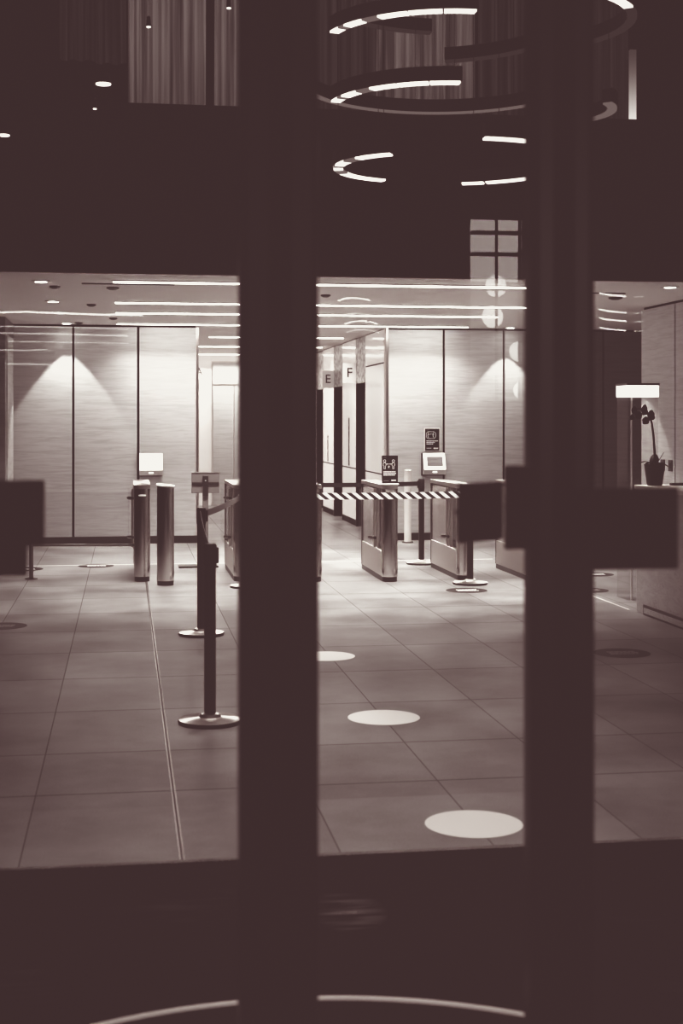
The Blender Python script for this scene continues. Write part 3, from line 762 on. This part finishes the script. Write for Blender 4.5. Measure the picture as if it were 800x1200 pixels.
# small C shape
ring(*RC(489, 196, T), 93*k, 240, 104, [(0, .2, 'ringhi'), (.2, .3, 'ringlo'), (.3, .42, 'ringhi'), (.42, .47, 'ringlo'), (.47, .55, 'ringhi'), (.55, .66, 'ringlo'), (.66, .86, 'ringhi'), (.87, .995, 'ringhi')], 'small C-shaped glowing pendant lamp, lowest of the curved lamps')
# ring open to the left
ring(*RC(530, 190, T), 148*k, 270, 433, [(0, .3, 'ringhi'), (.31, .5, 'ringhi'), (.5, .75, 'ringlo'), (.76, .92, 'ringhi'), (.93, .995, 'ringhi')], 'glowing curved pendant lamp half hidden by the narrower dark column')
# big dim ring
ring(*RC(520, 96, T), 165*k, 160, 20, [(0, 1, 'ringlo')], 'large dim curved pendant lamp below the middle curtain', w=0.05)
ring(*RC(515, 126, T), 127*k, 188, 268, br(), 'bright curved pendant lamp crossing the middle curtain')
ring(*RC(520, 52, T), 140*k, 195, 272, br(), 'topmost bright curved pendant lamp over the middle curtain')
ring(*RC(550, -12, T), 185*k, 130, 92, [(0, 1, 'ringdk')], 'unlit dark curved pendant lamp just under the topmost bright one')
ring(*RC(500, 29, T), 170*k, 70, 25, [(0, 1, 'ringdk')], 'unlit dark curved pendant lamp left of the narrower column near the top')
ring(*RC(600, 25, T), 138*k, 305, 405, [(0, .2, 'ringhi'), (.2, 1, 'ringdk')], 'thin curved pendant lamp at the top right of the narrower column')
ring(*RC(640, 129, T), 76*k, 318, 402, [(0, 1, 'ringlo')], 'short crescent pendant lamp right of the narrower column')

# small spot pendants, upper left
for px, py, r, lb in ((121, 98, 0.05, 'largest small round pendant spot at the upper left'), (174, 31, 0.014, 'tiny pendant spot in front of the upper left curtain'), (268, 9, 0.014, 'tiny pendant spot near the top of the wide dark column'),
                  (111, 127, 0.012, 'tiny pendant spot just below the largest spot'), (4, 158, 0.04, 'small pendant spot at the left edge')):
    x, y, z = RC(px, py, 9.0)
    t = thing('spot_pendant', lb, 'pendant light', (x, y, z), group='small spot pendants')
    obj('shade', lathe(nbm(), [(r, 0), (r*1.05, 0.01), (r*0.8, 0.06), (0, 0.07)], seg=20), M['black'], t, smooth=True)
    obj('lens', cyl(nbm(), 0, 0, -0.006, 0.003, r*0.96, 20), M['ringhi'], t)
    obj('cable', tube(nbm(), [(0, 0, 0.06), (0, 0, 6.7-z)], 0.0012, 6), M['black'], t)

# ------------------------------------------------------------------ glazed entrance
YG = 2.60
def mullion(n, x0, x1):
    g = 0.006; mid = (x0+x1)/2
    o = struct('trim_%d' % n, box(nbm(), x0, mid-g, YG-0.05, YG+0.02, 0, 2.75), M['frame'], bevel=0.016)
    o2 = struct('trim_%d' % (n+1), box(nbm(), mid+g, x1, YG-0.05, YG+0.02, 0, 2.75), M['frame'], bevel=0.016)
    struct('trim_%d' % (n+2), box(nbm(), mid-g-0.01, mid+g+0.01, YG-0.03, YG+0.01, 0, 2.75), M['void'])
mullion(10, 0.203, 0.347)
mullion(13, 0.744, 0.868)
struct('trim_16', box(nbm(), -3.0, 4.2, YG-0.06, YG+0.06, 2.75, 2.95), M['frame'])
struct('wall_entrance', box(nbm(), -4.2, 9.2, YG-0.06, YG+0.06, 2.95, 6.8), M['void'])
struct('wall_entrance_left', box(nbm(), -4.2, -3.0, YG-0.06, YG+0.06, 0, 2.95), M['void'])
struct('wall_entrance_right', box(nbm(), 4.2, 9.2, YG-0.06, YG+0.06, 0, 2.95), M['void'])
for n, (a, b_) in enumerate(((-3.0, 0.203), (0.347, 0.744), (0.868, 4.2))):
    q = nbm(); v = [q.verts.new(p) for p in ((a, YG, 0), (b_, YG, 0), (b_, YG, 2.75), (a, YG, 2.75))]; q.faces.new(v)
    struct('window_%d' % (n+1), q, M['glass'])

# plates on the glass, at revolving-door height
def plate(x0, x1, y, z0, z1, label, rot=0, th=0.012):
    t = thing('glass_mounted_plate', label, 'plate', ((x0+x1)/2, y, z0), rot, group='dark plates on the entrance glass')
    w = (x1-x0)/2
    obj('panel', box(nbm(), -w, w, -th, 0, 0, z1-z0), M['plate'], t, bevel=0.003)
    for sx in (-w*0.6, w*0.6):
        obj('standoff', tube(nbm(), [(sx, 0, (z1-z0)/2), (sx, 0.02, (z1-z0)/2)], 0.006, 10), M['plate'], t, smooth=True)
def GX(px, Y): 
    xc = (px-400)/1667; return Y*(0.15006+xc*0.98868)/(0.98868-xc*0.15006)
def GZ(py, Y): return 1.65-(py-492)/1667*Y
plate(-0.50, GX(51, 2.56), 2.595, GZ(637, 2.56), GZ(562, 2.56), 'upper blurred dark plate at the left edge')
plate(-0.50, GX(31, 2.54), 2.572, GZ(673, 2.54), GZ(633, 2.54), 'lower blurred dark plate at the left edge')
p0, p1 = (GX(535, 2.50), 2.50), (GX(584, 2.575), 2.575)
plate(-math.hypot(p1[0]-p0[0], 0.075)/2+(p0[0]+p1[0])/2, math.hypot(p1[0]-p0[0], 0.075)/2+(p0[0]+p1[0])/2, 2.535, GZ(638, 2.53), GZ(567, 2.53), 'turned blurred dark plate above a stanchion in the middle pane', rot=math.atan2(0.075, p1[0]-p0[0]))
plate(GX(591, 2.55), GX(625, 2.55), 2.555, GZ(648, 2.55), GZ(547, 2.55), 'narrow tall dark plate on the left edge of the narrower column')
plate(GX(670, 2.48), GX(797, 2.48), 2.5, GZ(676, 2.48), GZ(576, 2.48), 'wide blurred dark plate crossing the narrower column at right')

# curved floor tracks of the revolving door
def track(cx, cy, R, a0, a1, w, m, label):
    b = nbm(); rows = []
    for i in range(49):
        a = math.radians(a0+(a1-a0)*i/48); c, s = math.cos(a), math.sin(a)
        rows.append([b.verts.new(p) for p in (((R-w)*c, (R-w)*s, 0), ((R+w)*c, (R+w)*s, 0), (R*c+w*0.6*c, R*s+w*0.6*s, 0.006), (R*c-w*0.6*c, R*s-w*0.6*s, 0.006))])
    for p, q in zip(rows, rows[1:]):
        for k_ in range(4): b.faces.new((p[k_], p[(k_+1)%4], q[(k_+1)%4], q[k_]))
    tag(obj('floor_track', b, m, loc=(cx, cy, -0.002)), label, 'floor track', 'curved door tracks')
M['track'] = mat('pale_track_glint', 0.9, 0.5, 0.0)  # near-white colour puts the glint of the metal into the track
M['track2'] = mat('dull_track_metal', 0.12, 0.5, 0.5)
track(0.41, 2.79, 1.24, 12, 168, 0.012, M['track'], 'curved pale metal floor track sweeping across the bottom of the entrance')
track(2.62, 2.35, 1.75, 85, 150, 0.006, M['track2'], 'faint curved floor track at the bottom right corner')

# ------------------------------------------------------------------ across the street (mirrored in the entrance glass)
YV = 25.0; YR = 2*YG-YV
def VX(px): xc = (px-400)/1667; return YV*(0.15006+xc*0.98868)/(0.98868-xc*0.15006)
def VZ(px, py): xc = (px-400)/1667; return 1.65+(492-py)/1667*YV/(0.98868-xc*0.15006)
ob = thing('street_building', 'dark building across the street mirrored in the entrance glass', 'building', (4, YR-0.1, 0))
obj('facade', box(nbm(), -9, 12, -0.3, 0, 0, 9.5), M['void'], ob)
M['winglow'] = emis('office_window_glow', 4.0); M['winlow'] = emis('office_window_dim', 0.9)
x0, x1 = VX(552.5), VX(614)+0.3
lw = obj('lit_window', box(nbm(), x0-4, x1-4, 0.0, 0.02, VZ(580, 330)-0, VZ(580, 257)), M['winglow'], ob)
obj('lit_window', box(nbm(), x0-4, x1-4, 0.0, 0.02, VZ(580, 470), VZ(580, 330)), M['winlow'], ob)
b = nbm()
for px in (580, 607): box(b, VX(px)-4-0.02, VX(px)-4+0.02, 0.16, 0.22, VZ(580, 470), VZ(580, 257))
for py in (273, 298, 339): box(b, x0-4, x1-4, 0.02, 0.22, VZ(580, py)-0.025, VZ(580, py)+0.025)
obj('glazing_bars', b, M['void'], ob)
M['globe'] = emis('globe_lamp_glow', 8.0)
for n, (px, py, r) in enumerate(((581.5, 335, 0.2), (577.5, 371, 0.2), (609, 412, 0.19), (612, 457, 0.16))):
    b = nbm(); lathe(b, [(0, -r)] + [(r*math.cos(a), r*math.sin(a)) for a in [math.radians(-80+10*i) for i in range(17)]] + [(0, r)], seg=28)
    for v_ in b.verts: v_.co.y *= 0.2
    tag(obj('round_lamp', b, M['globe'], loc=(VX(px), YR-0.1+0.062, VZ(px, py)), smooth=True), ['topmost round lamp mirrored in the middle pane', 'second round lamp mirrored in the middle pane', 'third round lamp mirrored beside the narrower column', 'lowest round lamp mirrored beside the narrower column'][n], 'lamp', 'round lamps mirrored in the glass')
M['streak_hi'] = emis('canopy_tube_bright', 14.0); M['streak_lo'] = emis('canopy_tube_dim', 5.0)
def streak(pts, r, m, label):
    b = nbm(); tube(b, [(VX(px), YR+0.1, VZ(px, py)) for px, py in pts], r, 6)
    tag(obj('canopy_light_tube', b, M[m]), label, 'lamp', 'thin light tubes mirrored in the glass')
streak([(-30, 369), (0, 366.6), (30, 366), (60, 367), (110, 369), (167, 370)], 0.016, 'streak_hi', 'long thin light tube mirrored over the left ceiling, uppermost')
streak([(-20, 382.5), (60, 383.5), (150, 386)], 0.012, 'streak_lo', 'thin light tube mirrored along the top of the left timber wall')
streak([(-20, 390.5), (60, 391.5), (150, 394)], 0.014, 'streak_lo', 'thin light tube mirrored just below the top of the left timber wall')
streak([(10, 400.5), (150, 402.5)], 0.008, 'streak_lo', 'faintest thin light tube mirrored on the left timber wall')
streak([(-20, 410), (30, 411), (56, 410)], 0.014, 'streak_lo', 'short thin light tube mirrored at the left edge')
streak([(6, 426.5), (60, 427.5)], 0.012, 'streak_lo', 'lowest thin light tube mirrored at the left edge')
for n, (yy, s) in enumerate(((345, 4), (364, 3), (374, 3), (385, 3))):
    streak([(700, yy-1), (710, yy+1), (731, yy+3)], 0.014, 'streak_hi', ['uppermost', 'second', 'third', 'lowest'][n]+' slanting light tube mirrored right of the narrower column')
    streak([(740, yy+3.5), (751, yy+3)], 0.010, 'streak_lo', ['uppermost', 'second', 'third', 'lowest'][n]+' tiny light tube mirrored above the display case')
for n, (yy, x) in enumerate(((353, 395), (371, 398), (380, 403), (390, 405))):
    streak([(x, yy), (x+10, yy-3), (x+20, yy-3.5), (x+30, yy-2), (x+38, yy)], 0.014, 'streak_hi' if n in (0, 2) else 'streak_lo', ['uppermost', 'second', 'third', 'lowest'][n]+' arched light tube mirrored above the elevator lobby')

# ------------------------------------------------------------------ lights
def area(name, loc, rot, sx, sy, e, spread=180):
    l = bpy.data.lights.new(name, 'AREA'); l.shape = 'RECTANGLE'; l.size = sx; l.size_y = sy; l.energy = e; l.spread = math.radians(spread)
    o = bpy.data.objects.new(name, l); COL.objects.link(o); o.location = loc; o.rotation_euler = rot
    return o
area('added_curtain_light', (1.9, 9.6, 6.6), (math.radians(62), 0, 0), 6, 0.3, 8, 70)  # unseen lamp, added so the upper curtains show
area('added_wall_light_left', (0.55, 18.72, 2.86), (math.radians(38), 0, 0), 1.0, 0.05, 2.4)  # added unseen lamps brighten the tops of the timber panels
area('added_wall_light_right', (4.0, 18.72, 2.86), (math.radians(38), 0, 0), 0.9, 0.05, 2.4)
def spot(name, loc, e, ang, blend, r=0.25):
    l = bpy.data.lights.new(name, 'SPOT'); l.energy = e; l.spot_size = math.radians(ang); l.spot_blend = blend; l.shadow_soft_size = r
    o = bpy.data.objects.new(name, l); COL.objects.link(o); o.location = loc
spot('added_entrance_spot', (1.15, 6.2, 6.6), 750, 46, 1.0)  # unseen spots added to brighten the entrance floor, stickers and curved track
spot('added_entrance_spot', (0.35, 3.7, 6.6), 420, 40, 1.0)
spot('added_entrance_spot', (1.1, 9.4, 6.6), 900, 50, 1.0)

w = bpy.data.worlds.new('night'); S.world = w; w.use_nodes = True
w.node_tree.nodes['Background'].inputs[0].default_value = (0, 0, 0, 1)
w.node_tree.nodes['Background'].inputs[1].default_value = 0.0

# ------------------------------------------------------------------ camera
cam = bpy.data.cameras.new('camera'); co = bpy.data.objects.new('camera', cam); COL.objects.link(co)
cam.sensor_fit = 'VERTICAL'; cam.sensor_height = 36; cam.sensor_width = 24; cam.lens = 50.0
cam.shift_y = -0.09
co.location = (0, 0, 1.65); co.rotation_euler = (PI/2, 0, -math.radians(8.63))
cam.dof.use_dof = True; cam.dof.focus_distance = 14.0; cam.dof.aperture_fstop = 3.6
cam.clip_end = 200
S.camera = co

# ------------------------------------------------------------------ toned black-and-white development
S.view_settings.view_transform = 'Standard'; S.view_settings.look = 'None'
S.view_settings.exposure = 0; S.view_settings.gamma = 1
S.view_settings.use_curve_mapping = True
cm = S.view_settings.curve_mapping
def s2l(c): return c/12.92 if c <= 0.04045 else ((c+0.055)/1.055)**2.4
def l2s(c): return c*12.92 if c <= 0.0031308 else 1.055*c**(1/2.4)-0.055
def t_r(g):
    h = min(1.0, 1.16*g)**1.12
    s_ = 0.1*h + 0.9*h*h*(3-2*h)
    return 0.240+0.724*s_
def lut(v, pts):
    for (a, x), (b, y) in zip(pts, pts[1:]):
        if v <= b: return x+(y-x)*(v-a)/(b-a)
    return pts[-1][1]
tone = (t_r, lambda g: t_r(g)-lut(t_r(g), [(0.24, .066), (0.39, .078), (0.5, .066), (0.65, .048), (0.8, .028), (0.97, .008)]),
        lambda g: t_r(g)-lut(t_r(g), [(0.24, .064), (0.39, .084), (0.5, .080), (0.65, .070), (0.8, .050), (0.97, .030)]))
xs = [0, 0.008, 0.02, 0.045, 0.09, 0.16, 0.27, 0.42, 0.6, 0.8, 1.0]
for ci in range(3):
    c = cm.curves[ci]
    for x in xs[1:-1]: c.points.new(x, x)
    for p, x in zip(c.points, xs):
        p.location = (x, s2l(tone[ci](l2s(x)))); p.handle_type = 'VECTOR'
cm.use_clip = True
cm.extend = 'HORIZONTAL'
cm.update()
S.cycles.use_denoising = True
S.cycles.max_bounces = 8
S.cycles.sample_clamp_indirect = 4
